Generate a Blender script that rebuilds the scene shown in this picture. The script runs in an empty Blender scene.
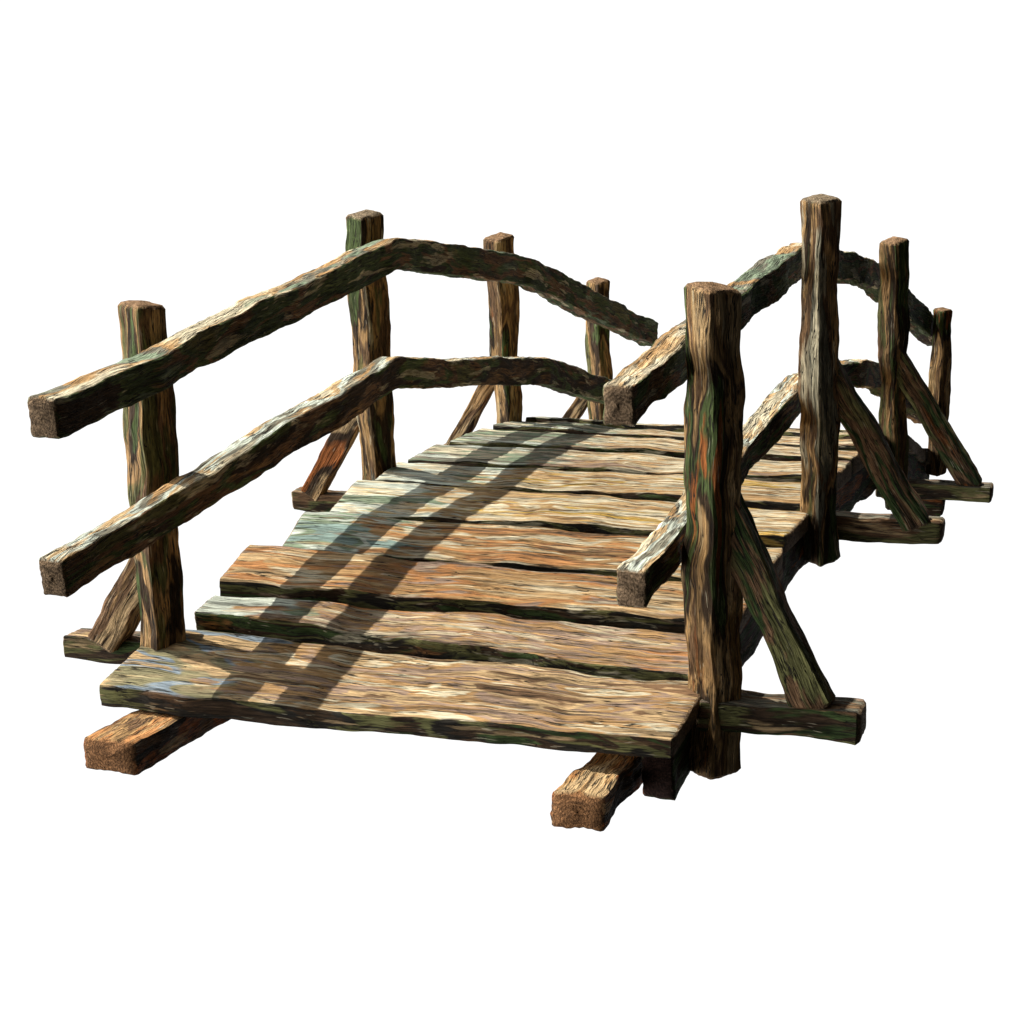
import bpy, math, random
from mathutils import Vector, noise
random.seed(7)
sc = bpy.context.scene
C = sc.collection

# ------------------------------------------------------------------ world
w = bpy.data.worlds.new("World"); sc.world = w; w.use_nodes = True
nt = w.node_tree; nt.nodes.clear()
def N(t, nt=nt, **kw):
    n = nt.nodes.new(t)
    for k, v in kw.items(): setattr(n, k, v)
    return n
out = N('ShaderNodeOutputWorld'); bg = N('ShaderNodeBackground'); tc = N('ShaderNodeTexCoord')
def lobe(vec, lo, hi, strength):
    d = N('ShaderNodeVectorMath', operation='DOT_PRODUCT')
    v = Vector(vec).normalized(); d.inputs[1].default_value = v
    nt.links.new(tc.outputs['Generated'], d.inputs[0])
    m = N('ShaderNodeMapRange', interpolation_type='SMOOTHSTEP')
    m.inputs['From Min'].default_value = lo; m.inputs['From Max'].default_value = hi
    m.inputs['To Min'].default_value = 0; m.inputs['To Max'].default_value = strength
    nt.links.new(d.outputs['Value'], m.inputs['Value'])
    return m.outputs[0]
a1 = lobe((-.30, .93, -.21), .70, .77, 1.0)       # bright white sky low behind the bridge
a2 = lobe((-.955, -.26, .04), .50, .95, 4.2) # fill light added from the left to brighten the post faces
ad = N('ShaderNodeMath', operation='ADD'); nt.links.new(a1, ad.inputs[0]); nt.links.new(a2, ad.inputs[1])
ad2 = N('ShaderNodeMath', operation='ADD'); nt.links.new(ad.outputs[0], ad2.inputs[0]); ad2.inputs[1].default_value = 0.03
nt.links.new(ad2.outputs[0], bg.inputs['Strength'])
bg.inputs['Color'].default_value = (1, 1, 1, 1)
nt.links.new(bg.outputs[0], out.inputs[0])

sun = bpy.data.lights.new('sun', 'SUN'); sun.energy = 5.0; sun.angle = math.radians(0.6); sun.color = (1.0, .955, .87)
so = bpy.data.objects.new('sun', sun); C.objects.link(so)
el, az = math.radians(64), math.radians(-11)
d = Vector((math.cos(az)*math.cos(el), math.sin(az)*math.cos(el), -math.sin(el)))
so.rotation_euler = d.to_track_quat('-Z', 'Y').to_euler(); so.location = (-4, 1, 8)

# ------------------------------------------------------------------ camera
cd = bpy.data.cameras.new('camera'); co = bpy.data.objects.new('camera', cd); C.objects.link(co)
co.location = (1.843, -4.916, 1.847)
yaw, pit = -.314, .208
fw = Vector((math.sin(yaw)*math.cos(pit), math.cos(yaw)*math.cos(pit), -math.sin(pit)))
co.rotation_euler = fw.to_track_quat('-Z', 'Y').to_euler()
cd.sensor_width = 36; cd.lens = 36*2131/1024; cd.clip_end = 200
sc.camera = co
sc.view_settings.view_transform = 'Standard'; sc.view_settings.look = 'None'
sc.view_settings.exposure = 0.12; sc.view_settings.gamma = 1; sc.view_settings.use_curve_mapping = False

# ------------------------------------------------------------------ materials
TAN=(.46,.275,.12); SAND=(.56,.385,.20); CREAM=(.68,.60,.42); RUST=(.36,.12,.035); ORANGE=(.48,.225,.085)
PINK=(.36,.25,.18); GGREEN=(.26,.33,.22); PALE=(.62,.67,.57); MOSS=(.055,.085,.028); UMBER=(.06,.037,.021)
BLUE=(.27,.33,.38); OCHRE=(.54,.34,.08); BROWN=(.20,.115,.06); GREY=(.23,.215,.16); OLIVE=(.16,.155,.06); TEAL=(.27,.37,.33)
DARK=(.03,.026,.02); GREEN=(.095,.13,.045)

def wood(name, cols, ends=None, scale=1.0, contrast=1.0, top=None, topends=None, tint=1.0, endc=None):
    """brushed, weathered timber; grain runs along the first axis of the 'grain' attribute.
    cols: palette of patches; ends: palette used near the low end of the piece"""
    m = bpy.data.materials.new(name); m.use_nodes = True
    t = m.node_tree; t.nodes.clear()
    def n(ty, **kw):
        x = t.nodes.new(ty)
        for k, v in kw.items(): setattr(x, k, v)
        return x
    L = t.links.new
    o = n('ShaderNodeOutputMaterial'); b = n('ShaderNodeBsdfPrincipled'); L(b.outputs[0], o.inputs[0])
    b.inputs['Specular IOR Level'].default_value = .12
    b.inputs['Roughness'].default_value = .85
    at = n('ShaderNodeAttribute', attribute_name='grain')
    def vscale(src, v, add=(0, 0, 0)):
        x = n('ShaderNodeMapping'); x.inputs['Scale'].default_value = v; x.inputs['Location'].default_value = add
        L(src, x.inputs['Vector']); return x.outputs[0]
    # wavy grain
    wn = n('ShaderNodeTexNoise'); wn.inputs['Scale'].default_value = 1; wn.inputs['Detail'].default_value = 2
    L(vscale(at.outputs['Vector'], (4, 9, 9)), wn.inputs['Vector'])
    ws = n('ShaderNodeVectorMath', operation='MULTIPLY_ADD'); ws.inputs[1].default_value = (0, .028, .028)
    L(wn.outputs['Color'], ws.inputs[0]); L(at.outputs['Vector'], ws.inputs[2])
    G = ws.outputs[0]
    def nz(sc_, detail=3, rough=.55, add=(0, 0, 0), dist=0):
        x = n('ShaderNodeTexNoise'); x.inputs['Scale'].default_value = 1
        x.inputs['Detail'].default_value = detail; x.inputs['Roughness'].default_value = rough
        x.inputs['Distortion'].default_value = dist
        L(vscale(G, sc_, add), x.inputs['Vector']); return x.outputs['Fac']
    def ramp(src, stops, interp='LINEAR'):
        r = n('ShaderNodeValToRGB'); r.color_ramp.interpolation = interp
        e = r.color_ramp.elements
        while len(e) < len(stops): e.new(.5)
        for i, (p, c) in enumerate(stops):
            e[i].position = p; e[i].color = (c[0], c[1], c[2], 1) if hasattr(c, '__len__') else (c, c, c, 1)
        L(src, r.inputs[0]); return r.outputs[0]
    def palette(src, cs):
        k = len(cs); st = []
        lo, hi = .32, .68
        for i, c in enumerate(cs):
            a = lo+(hi-lo)*i/k; z = lo+(hi-lo)*(i+1)/k
            wd = (z-a)*.18
            st.append((max(0, a+wd), c)); st.append((min(1, z-wd), c))
        return ramp(src, st)
    def mix(f, a, c, mode='MIX'):
        x = n('ShaderNodeMix', data_type='RGBA', blend_type=mode)
        if hasattr(f, 'default_value') or not isinstance(f, (int, float)): L(f, x.inputs[0])
        else: x.inputs[0].default_value = f
        for s, i in ((a, 6), (c, 7)):
            if isinstance(s, tuple): x.inputs[i].default_value = (*s, 1)
            else: L(s, x.inputs[i])
        return x.outputs[2]
    big = nz((1.9*scale, 11*scale, 11*scale), 4, .5, dist=.8)
    col = palette(big, cols)
    if ends:
        col2 = palette(nz((4*scale, 22*scale, 22*scale), 4, .6, add=(5, 3, 1)), ends[1])
        at2 = n('ShaderNodeAttribute', attribute_name='along')
        ma = n('ShaderNodeMath', operation='MULTIPLY_ADD'); ma.inputs[1].default_value = .5
        L(nz((6, 12, 12), 3), ma.inputs[0]); L(at2.outputs['Fac'], ma.inputs[2])   # along + .5*noise
        f = ramp(ma.outputs[0], [(ends[0]+.22, 1), (ends[0]+.30, 0)])
        col = mix(f, col, col2)
    if top:      # upper face paler than sides and ends: light and shade put into the colour
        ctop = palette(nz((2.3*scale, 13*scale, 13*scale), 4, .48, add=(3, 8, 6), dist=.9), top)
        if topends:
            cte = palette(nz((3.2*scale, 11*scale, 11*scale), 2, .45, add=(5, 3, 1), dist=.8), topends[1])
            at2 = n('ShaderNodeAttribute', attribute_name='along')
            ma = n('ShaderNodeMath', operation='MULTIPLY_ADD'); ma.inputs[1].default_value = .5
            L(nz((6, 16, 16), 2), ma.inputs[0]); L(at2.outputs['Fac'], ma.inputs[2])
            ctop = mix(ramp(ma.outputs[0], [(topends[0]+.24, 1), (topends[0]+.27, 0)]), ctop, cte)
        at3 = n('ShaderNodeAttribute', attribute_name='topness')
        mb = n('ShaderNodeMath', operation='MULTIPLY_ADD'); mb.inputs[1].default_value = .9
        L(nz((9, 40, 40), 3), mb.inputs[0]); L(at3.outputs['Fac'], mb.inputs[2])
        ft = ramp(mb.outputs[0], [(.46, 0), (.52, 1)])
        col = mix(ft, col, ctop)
    # second layer of dabs in a few of the colours
    dab = nz((4.2*scale, 30*scale, 30*scale), 3, .5, add=(11, 7, 3))
    col = mix(ramp(dab, [(.60, 0), (.64, .7)]), col, (top or cols)[0])
    col = mix(ramp(dab, [(.33, .7), (.38, 0)]), col, (top or cols)[-1])
    # broad soft brush marks
    br = nz((2.6, 42, 42), 4, .5, add=(6, 2, 8), dist=.6)
    col = mix(1.0, col, ramp(br, [(.34, .50), (.42, .80), (.45, 1.0), (.56, 1.04), (.59, 1.30), (.7, 1.36)]), 'MULTIPLY')
    if tint != 1: col = mix(1.0, col, (tint, tint, tint*.95), 'MULTIPLY')
    # strokes
    st = nz((5, 170, 170), 3, .6, add=(2, 5, 9))
    k = contrast
    col = mix(1.0, col, ramp(st, [(.28, 1-.60*k), (.42, 1-.20*k), (.54, 1.0), (.72, 1+.30*k)]), 'MULTIPLY')
    fine = nz((19, 360, 360), 3, .7, add=(1, 2, 3))
    col = mix(1.0, col, ramp(fine, [(.33, 1-.72*k), (.47, 1-.12*k), (.55, 1.0), (.68, 1+.5*k)]), 'MULTIPLY')
    # pale flecks of dry fibre
    col = mix(ramp(nz((11, 160, 160), 2, .5, add=(7, 1, 4)), [(.67, 0), (.71, .4)]), col, CREAM)
    # checks (long narrow cracks)
    cr = nz((3.5, 75, 75), 3, .5, add=(4, 4, 4))
    ab = n('ShaderNodeMath', operation='SUBTRACT'); L(cr, ab.inputs[0]); ab.inputs[1].default_value = .5
    ab2 = n('ShaderNodeMath', operation='ABSOLUTE'); L(ab.outputs[0], ab2.inputs[0])
    msk = ramp(nz((5, 20, 20), 2, .5, add=(8, 8, 2)), [(.40, 0), (.50, 1)])
    crk = ramp(ab2.outputs[0], [(.006, 1), (.020, 0)])
    ck = n('ShaderNodeMath', operation='MULTIPLY'); L(crk, ck.inputs[0]); L(msk, ck.inputs[1])
    col = mix(ck.outputs[0], col, DARK)
    xa = n('ShaderNodeAttribute', attribute_name='cross'); en = n('ShaderNodeAttribute', attribute_name='endness')
    wv = n('ShaderNodeTexWave', wave_type='RINGS', rings_direction='Z'); wv.inputs['Scale'].default_value = 38
    wv.inputs['Distortion'].default_value = 5.0; wv.inputs['Detail'].default_value = 2; wv.inputs['Detail Scale'].default_value = 1.2
    L(xa.outputs['Vector'], wv.inputs['Vector'])
    ecol = ramp(wv.outputs['Fac'], [(.15, tuple(v*.7 for v in (endc or (.27, .18, .105)))), (.85, endc or (.27, .18, .105))])
    ecol = mix(1.0, ecol, ramp(nz((30, 55, 130), 4, .65, add=(3, 1, 1)), [(.36, .55), (.5, .95), (.62, 1.3)]), 'MULTIPLY')
    col = mix(en.outputs['Fac'], col, ecol)
    L(col, b.inputs['Base Color'])
    # relief
    h1 = n('ShaderNodeMath', operation='MULTIPLY_ADD'); h1.inputs[1].default_value = -1.2
    L(ck.outputs[0], h1.inputs[0]); L(st, h1.inputs[2])
    h2 = n('ShaderNodeMath', operation='MULTIPLY_ADD'); h2.inputs[1].default_value = .45
    L(fine, h2.inputs[0]); L(h1.outputs[0], h2.inputs[2])
    bp = n('ShaderNodeBump'); bp.inputs['Strength'].default_value = .85; bp.inputs['Distance'].default_value = .012
    L(h2.outputs[0], bp.inputs['Height']); L(bp.outputs[0], b.inputs['Normal'])
    return m

# ------------------------------------------------------------------ geometry
def nz3(x, y, z): return noise.noise(Vector((x, y, z)))
def interp(path, u):
    """path: list of tuples; Catmull-less linear interpolation by chord length with rounded corners"""
    return path
def timber(name, path, w, h, mat, parent, side=None, roll=0.0, rough=1.0, ds=.011, npf=44, taper=(1, 1), sq=5.0,
           frames=None, knots=0.0, label=None, soft=.022):
    """hewn timber along path (list of 3D points). w along 'side', h across it.
    frames: optional function t -> (centre, halfA, halfB) overriding the path frame"""
    seed = random.uniform(0, 100)
    if frames is None:
        P = [Vector(p) for p in path]
        cum = [0]
        for i in range(1, len(P)): cum.append(cum[-1]+(P[i]-P[i-1]).length)
        Ltot = cum[-1]
        def pos(s):
            s = max(0, min(Ltot, s))
            for i in range(1, len(P)):
                if s <= cum[i] or i == len(P)-1:
                    return P[i-1].lerp(P[i], (s-cum[i-1])/(cum[i]-cum[i-1]))
        def smooth(s):
            if len(P) == 2: return pos(s)
            acc = Vector(); k = 5
            r = min(soft, s, Ltot-s)
            for j in range(k): acc += pos(s+r*(j-(k-1)/2)/((k-1)/2))
            return acc/k
        S = Vector(side)
        def fr(s):
            c = smooth(s); t = (smooth(min(Ltot, s+.02))-smooth(max(0, s-.02))).normalized()
            a = (S-t*S.dot(t)).normalized(); b = t.cross(a)
            if roll: a, b = a*math.cos(roll)+b*math.sin(roll), b*math.cos(roll)-a*math.sin(roll)
            u = s/Ltot; k = taper[0]+(taper[1]-taper[0])*u
            return c, a*(w/2*k), b*(h/2*k), t
    else:
        Ltot, fr = frames
    n = max(6, int(Ltot/ds))
    # rings: extra caps
    rings = []
    capd = min(w, h)*.15
    sl = [(0, .0), (0, .55), (capd*.3, .86), (capd, 1.0)]
    seq = [(s, k) for s, k in sl]
    m_ = n-2
    seq += [(capd+(Ltot-2*capd)*i/m_, 1.0) for i in range(1, m_)]
    seq += [(Ltot-capd, 1.0), (Ltot-capd*.3, .86), (Ltot, .55), (Ltot, 0)]
    verts, grain, along, topn, cross, endn = [], [], [], [], [], []
    pith = (random.uniform(-.3, .3)*w, random.uniform(-.3, .3)*h)
    er = [random.uniform(-1, 1) for _ in range(4)]
    for s, k in seq:
        c, A, B, t = fr(s)
        la, lb = A.length, B.length
        ea, eb = A/la, B/lb
        mn = min(la, lb)
        # low frequency wander of the piece
        wa = .20*mn*rough*nz3(s*3.6, seed, 1.3)+.10*mn*rough*nz3(s*10, seed, 4.3)
        wb = .20*mn*rough*nz3(s*3.6, seed, 7.7)+.10*mn*rough*nz3(s*10, seed, 9.1)
        gw = 1+.20*rough*nz3(s*4.3, seed, 20.5)*(mn/la)
        gh = 1+.20*rough*nz3(s*4.3, seed, 30.5)*(mn/lb)
        ts = 1 if eb.z > 0 else -1
        for i in range(npf):
            # superellipse, sampled evenly along the rectangle's outline
            per = 4*(la+lb); q = (i/npf)*per
            # rectangle outline point
            if q < 2*la: x, y = -la+q, -lb
            elif q < 2*la+2*lb: x, y = la, -lb+(q-2*la)
            elif q < 4*la+2*lb: x, y = la-(q-2*la-2*lb), lb
            else: x, y = -la, lb-(q-4*la-2*lb)
            # corner rounding with noise dependent radius
            r = mn*(.17+.16*nz3(s*7, (x > 0)*3+(y > 0)*7+seed, 2)*rough)
            r = max(r, mn*.08)
            ix, iy = max(-la+r, min(la-r, x)), max(-lb+r, min(lb-r, y))
            dx, dy = x-ix, y-iy; dl = math.hypot(dx, dy)
            if dl > 1e-9: x, y = ix+dx/dl*r, iy+dy/dl*r
            # relief: facets of the axe, long grain ridges
            dsp = 0
            dsp += .10*mn*rough*nz3(s*9+seed, x*14, y*14)+.07*mn*rough*nz3(s*24+seed, x*30, y*30)
            dsp += .0035*rough*nz3(s*7+seed, x*75, y*75)
            dsp += .0022*rough*nz3(s*30+seed, x*150, y*150)
            dn = math.hypot(x/la, y/lb)+1e-9
            kx = x*gw*k; ky = y*gh*k
            nx, ny = x/la/dn, y/lb/dn
            # push out mostly along dominating face
            ax, ay = abs(x/la)**6, abs(y/lb)**6; sm = ax+ay+1e-9
            px = dsp*(ax/sm)*(1 if x > 0 else -1); py = dsp*(ay/sm)*(1 if y > 0 else -1)
            endj = 0
            if s <= capd or s >= Ltot-capd:
                sg = 0 if s <= capd else 2
                endj = .07*mn*rough*(er[sg]*x/la+er[sg+1]*y/lb)+.03*mn*rough*nz3(x*30+seed, y*30, s)*k
            v = c+ea*(kx+px*k+wa)+eb*(ky+py*k+wb)+t*endj
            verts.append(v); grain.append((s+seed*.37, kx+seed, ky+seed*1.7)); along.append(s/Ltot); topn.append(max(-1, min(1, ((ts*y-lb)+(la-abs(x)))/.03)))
            cross.append((kx-pith[0], ky-pith[1], 0)); endn.append(1.0 if k < .95 else 0.0)
    R = len(seq); faces = []
    for j in range(R-1):
        ts = 1 if eb.z > 0 else -1
        for i in range(npf):
            i2 = (i+1) % npf
            faces.append((j*npf+i, j*npf+i2, (j+1)*npf+i2, (j+1)*npf+i))
    me = bpy.data.meshes.new(name); me.from_pydata([tuple(v) for v in verts], [], faces)
    g = me.attributes.new('grain', 'FLOAT_VECTOR', 'POINT'); g.data.foreach_set('vector', [c for v in grain for c in v])
    al = me.attributes.new('along', 'FLOAT', 'POINT'); al.data.foreach_set('value', along)
    tn = me.attributes.new('topness', 'FLOAT', 'POINT'); tn.data.foreach_set('value', topn)
    cx = me.attributes.new('cross', 'FLOAT_VECTOR', 'POINT'); cx.data.foreach_set('vector', [c for v in cross for c in v])
    ea_ = me.attributes.new('endness', 'FLOAT', 'POINT'); ea_.data.foreach_set('value', endn)
    import bmesh
    bm = bmesh.new(); bm.from_mesh(me); bmesh.ops.remove_doubles(bm, verts=bm.verts, dist=1e-6)
    bmesh.ops.recalc_face_normals(bm, faces=bm.faces); bm.to_mesh(me); bm.free()
    me.materials.append(mat)
    for p in me.polygons: p.use_smooth = True
    me.set_sharp_from_angle(angle=math.radians(38))
    o = bpy.data.objects.new(name, me); C.objects.link(o); o.parent = parent
    if label: o['label'] = label
    return o

root = bpy.data.objects.new('wooden_footbridge', None); C.objects.link(root)
root['label'] = 'small arched wooden footbridge of rough planks with post and rail handrails on both sides'
root['category'] = 'bridge'

def post(x, y0, z0, y1, z1, s, rot, mat, x1=None, label=None):
    sd = (math.cos(rot), -math.sin(rot), 0)
    timber('post', [(x, y0, z0), (x if x1 is None else x1, y1, z1)], s, s, mat, root, side=sd, rough=1.15, label=label)
R15, R22 = math.radians(31), math.radians(36)
WP = dict(
 a=wood('post_wood_tan', [TAN, BROWN, OLIVE, TAN, UMBER, GREEN], scale=.8, tint=1.0, endc=(.36, .22, .12)),
 b=wood('post_wood_grey', [CREAM, GREY, BROWN, TAN, UMBER, GREEN], scale=.8, tint=.95, endc=(.33, .25, .16)),
 c=wood('post_wood_warm', [SAND, TAN, BROWN, TAN, UMBER, GREEN, RUST], scale=.8, tint=.95, endc=(.36, .22, .12)),
)
# base y, z / top y, z read off the rail planes
post(-.75, .04, .12, -.01, 1.245, .096, R15, WP['a'])
post(-.75, 1.66, .20, 1.51, 1.375, .094, R15, WP['b'])
post(-.75, 3.09, .15, 2.91, 1.195, .086, R15, WP['c'])
post(-.75, 4.42, .02, 4.30, .895, .078, R15, WP['a'])
post(.75, .05, .12, .0, 1.335, .101, R22, WP['c'])
post(.75, 1.60, .31, 1.36, 1.46, .088, R22, WP['b'])
post(.75, 3.2, .20, 2.97, 1.215, .080, R22, WP['a'])
post(.75, 4.64, .03, 4.59, .785, .068, R22, WP['c'])

# rails
RA = wood('rail_wood_mossy', [OLIVE, GREEN, BROWN, MOSS, GREEN, UMBER], scale=.8, top=[CREAM, SAND, TAN, GREY, GGREEN])  # pale top palette paints sunlight onto the rail's upper face
RB = wood('rail_wood_brown', [OLIVE, BROWN, GREEN, UMBER, BROWN], scale=.8, top=[CREAM, SAND, PALE, GREY, TAN])  # upper face again coloured lighter, as if sunlit
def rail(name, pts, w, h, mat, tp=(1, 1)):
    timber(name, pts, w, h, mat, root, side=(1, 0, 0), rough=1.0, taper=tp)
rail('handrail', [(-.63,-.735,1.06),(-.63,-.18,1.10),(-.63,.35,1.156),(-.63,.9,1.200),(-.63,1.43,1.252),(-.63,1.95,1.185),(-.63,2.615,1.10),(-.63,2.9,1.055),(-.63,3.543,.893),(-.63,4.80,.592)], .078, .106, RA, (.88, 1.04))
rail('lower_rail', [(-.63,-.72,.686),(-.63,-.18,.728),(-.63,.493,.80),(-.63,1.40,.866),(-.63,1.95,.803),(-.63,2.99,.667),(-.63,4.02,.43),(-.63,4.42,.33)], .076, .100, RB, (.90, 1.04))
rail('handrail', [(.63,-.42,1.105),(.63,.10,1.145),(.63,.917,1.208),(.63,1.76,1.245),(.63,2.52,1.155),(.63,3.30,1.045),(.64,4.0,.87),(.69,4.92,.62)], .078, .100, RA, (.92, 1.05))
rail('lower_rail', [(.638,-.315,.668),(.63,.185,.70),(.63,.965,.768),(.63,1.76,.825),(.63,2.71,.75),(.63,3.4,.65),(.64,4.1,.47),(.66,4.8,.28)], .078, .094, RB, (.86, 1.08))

# deck planks: (left front y,z),(left back y,z),(right front y,z),(right back y,z)
D = [
 (-.80, (-.245,.280),(.12,.347),(-.26,.290),(.075,.332)),
 (-.69, (.125,.392),(.245,.430),(.105,.340),(.455,.372)),
 (-.69, (.265,.440),(.55,.495),(.475,.385),(.755,.424)),
 (-.69, (.575,.468),(.92,.522),(.785,.428),(1.11,.470)),
 (-.69, (.945,.505),(1.38,.537),(1.135,.482),(1.57,.482)),
 (-.69, (1.405,.515),(1.74,.528),(1.60,.485),(2.00,.488)),
 (-.69, (1.765,.517),(2.15,.520),(2.035,.490),(2.39,.488)),
 (-.69, (2.18,.512),(2.65,.496),(2.425,.488),(2.69,.480)),
 (-.69, (2.68,.490),(3.07,.457),(2.725,.478),(3.02,.463)),
 (-.69, (3.10,.455),(3.42,.410),(3.05,.462),(3.40,.425)),
 (-.69, (3.45,.380),(3.77,.320),(3.43,.420),(3.78,.355)),
 (-.69, (3.80,.315),(4.12,.245),(3.81,.345),(4.15,.265)),
 (-.69, (4.15,.240),(4.47,.160),(4.18,.255),(4.50,.170)),
 (-.69, (4.50,.150),(4.85,.060),(4.53,.160),(4.86,.070)),
]
SHADE_SIDE = [MOSS, UMBER, OLIVE, DARK, UMBER, MOSS]  # dark palette paints shade onto the plank edges and sides
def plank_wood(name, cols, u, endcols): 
    return wood(name, SHADE_SIDE, ends=None, top=cols, contrast=.8, topends=(u, endcols))
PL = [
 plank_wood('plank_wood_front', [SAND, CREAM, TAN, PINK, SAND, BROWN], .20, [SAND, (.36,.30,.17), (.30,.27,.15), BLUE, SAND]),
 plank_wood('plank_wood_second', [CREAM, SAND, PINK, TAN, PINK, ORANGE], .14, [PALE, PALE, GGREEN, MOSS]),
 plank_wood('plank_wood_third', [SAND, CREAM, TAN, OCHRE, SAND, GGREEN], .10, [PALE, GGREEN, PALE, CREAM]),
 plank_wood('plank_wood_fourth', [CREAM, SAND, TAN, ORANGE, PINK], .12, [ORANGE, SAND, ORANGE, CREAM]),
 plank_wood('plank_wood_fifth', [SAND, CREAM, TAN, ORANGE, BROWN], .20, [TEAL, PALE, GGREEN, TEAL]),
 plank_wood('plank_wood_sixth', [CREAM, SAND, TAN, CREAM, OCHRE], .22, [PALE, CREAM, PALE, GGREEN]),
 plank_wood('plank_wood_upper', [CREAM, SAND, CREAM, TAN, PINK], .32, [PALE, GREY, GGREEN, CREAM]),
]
LX = {1: (-.705, -.70), 2: (-.70, -.73), 3: (-.645, -.72), 4: (-.655, -.73), 5: (-.69, -.73), 6: (-.71, -.745)}
for k in range(7, 14): LX[k] = (-.71, -.74)
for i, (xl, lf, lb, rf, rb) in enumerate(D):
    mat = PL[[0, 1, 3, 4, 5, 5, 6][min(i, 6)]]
    xr = .725+random.uniform(-.008, .008)+(.010 if i == 0 else 0); xb = xl if i == 0 else LX[i][1]; xl = xl if i == 0 else LX[i][0]
    TH = .055 if i == 0 else .078 if i == 1 else .058
    n0 = Vector((0, 0, 1))
    if i: lf = (lf[0], lf[1]+.005); rf = (rf[0], rf[1]+.005); lb = (lb[0]-.004, lb[1]-.008); rb = (rb[0]-.004, rb[1]-.008)
    LF, LB, RF, RB_ = Vector((xl, *lf)), Vector((xb, *lb)), Vector((xr, *rf)), Vector((xr, *rb))
    Lt = xr-xl; sd_ = random.uniform(0, 50)
    def fr(s, LF=LF, LB=LB, RF=RF, RB_=RB_, Lt=Lt, TH=TH, sd_=sd_):
        u = s/Lt
        f = LF.lerp(RF, u); b = LB.lerp(RB_, u)
        f = f+Vector((0, .016*nz3(u*6, sd_, 0)+.009*nz3(u*19, sd_, 5), .007*nz3(u*11, sd_, 3)))
        b = b+Vector((0, .016*nz3(u*6, sd_, 9)+.009*nz3(u*19, sd_, 7), .006*nz3(u*11, sd_, 2)))
        A = (b-f)/2; t = (RF-LF+RB_-LB).normalized()
        nrm = t.cross(A).normalized()
        return (f+b)/2-nrm*TH/2, A, nrm*TH/2, t
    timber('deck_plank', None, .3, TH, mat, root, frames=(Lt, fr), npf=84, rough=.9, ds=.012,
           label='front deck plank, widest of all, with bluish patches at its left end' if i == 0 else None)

# framing below the deck
SW = wood('frame_wood_dark', [BROWN, UMBER, MOSS, UMBER, RUST], scale=.9, endc=(.045, .022, .016))
SE = wood('frame_wood_brown', [BROWN, RUST, UMBER, DARK, RUST], scale=.9, top=[SAND, TAN, ORANGE, TAN, BROWN], endc=(.34, .165, .07))
SL = wood('outrigger_wood', [BROWN, OLIVE, UMBER, MOSS, BROWN], scale=.9, top=[SAND, PINK, GREY, BROWN])
for x in (-.60, .665):
        timber('arched_beam', [(x,-.15 if x > 0 else .25,.165 if x > 0 else .22),(x,.35,.24),(x,.75,.30),(x,1.5,.36),(x,2.3,.375),(x,3.1,.32),(x,3.9,.20),(x,4.8,-.03)], .075, .14, SW, root, side=(1,0,0), npf=36, ds=.016)
timber('ground_sill', [(-.625,-.50,.188),(-.66,.9,.12)], .15, .085, SE, root, side=(1,0,0))
timber('ground_sill', [(.548,-.44,.158),(.56,.9,.12)], .115, .085, SE, root, side=(1,0,0))
def outrig(x0, x1, y, z, d, h):
    timber('outrigger', [(x0, y, z), (x1, y+.01, z)], d, h, SL, root, side=(0, 1, 0))
outrig(-.70, -1.075, .11, .280, .11, .062)
outrig(.72, 1.125, .06, .276, .14, .078)
outrig(-.70, -1.075, 1.66, .385, .10, .065)
outrig(.70, 1.12, 1.66, .415, .10, .075)
outrig(-.70, -1.06, 3.10, .30, .09, .06)
outrig(.70, 1.135, 3.12, .258, .10, .058)
outrig(-.70, -1.0, 4.43, .14, .09, .06)
timber('foot_block', [(.72, 3.25, .205), (.945, 3.25, .20)], .10, .11, SW, root, side=(0, 1, 0))
BR = wood('brace_wood_mossy', [OLIVE, BROWN, MOSS, BROWN, UMBER, RUST], scale=.8)
BL = wood('brace_wood_warm', [TAN, BROWN, SAND, UMBER, RUST], scale=.8)
def brace(xa, za, xb, zb, y, s, mat, ya=None):
    timber('brace', [(xa, y if ya is None else ya, za), (xb, y, zb)], s, s, mat, root, side=(0, 1, 0), rough=1.1)
brace(.735, .86, 1.012, .30, .055, .084, BR)
brace(.745, .96, 1.04, .44, 1.64, .084, BR, 1.50)
brace(.735, .79, 1.065, .275, 3.13, .080, BR, 3.08)
brace(-.775, .57, -.935, .30, .06, .086, BL)
brace(-.77, .78, -1.01, .40, 1.65, .064, BL, 1.60)
brace(-.79, .70, -1.01, .32, 3.10, .060, BL)
brace(-.77, .45, -.96, .15, 4.42, .060, BL)

sc.render.engine = 'CYCLES'
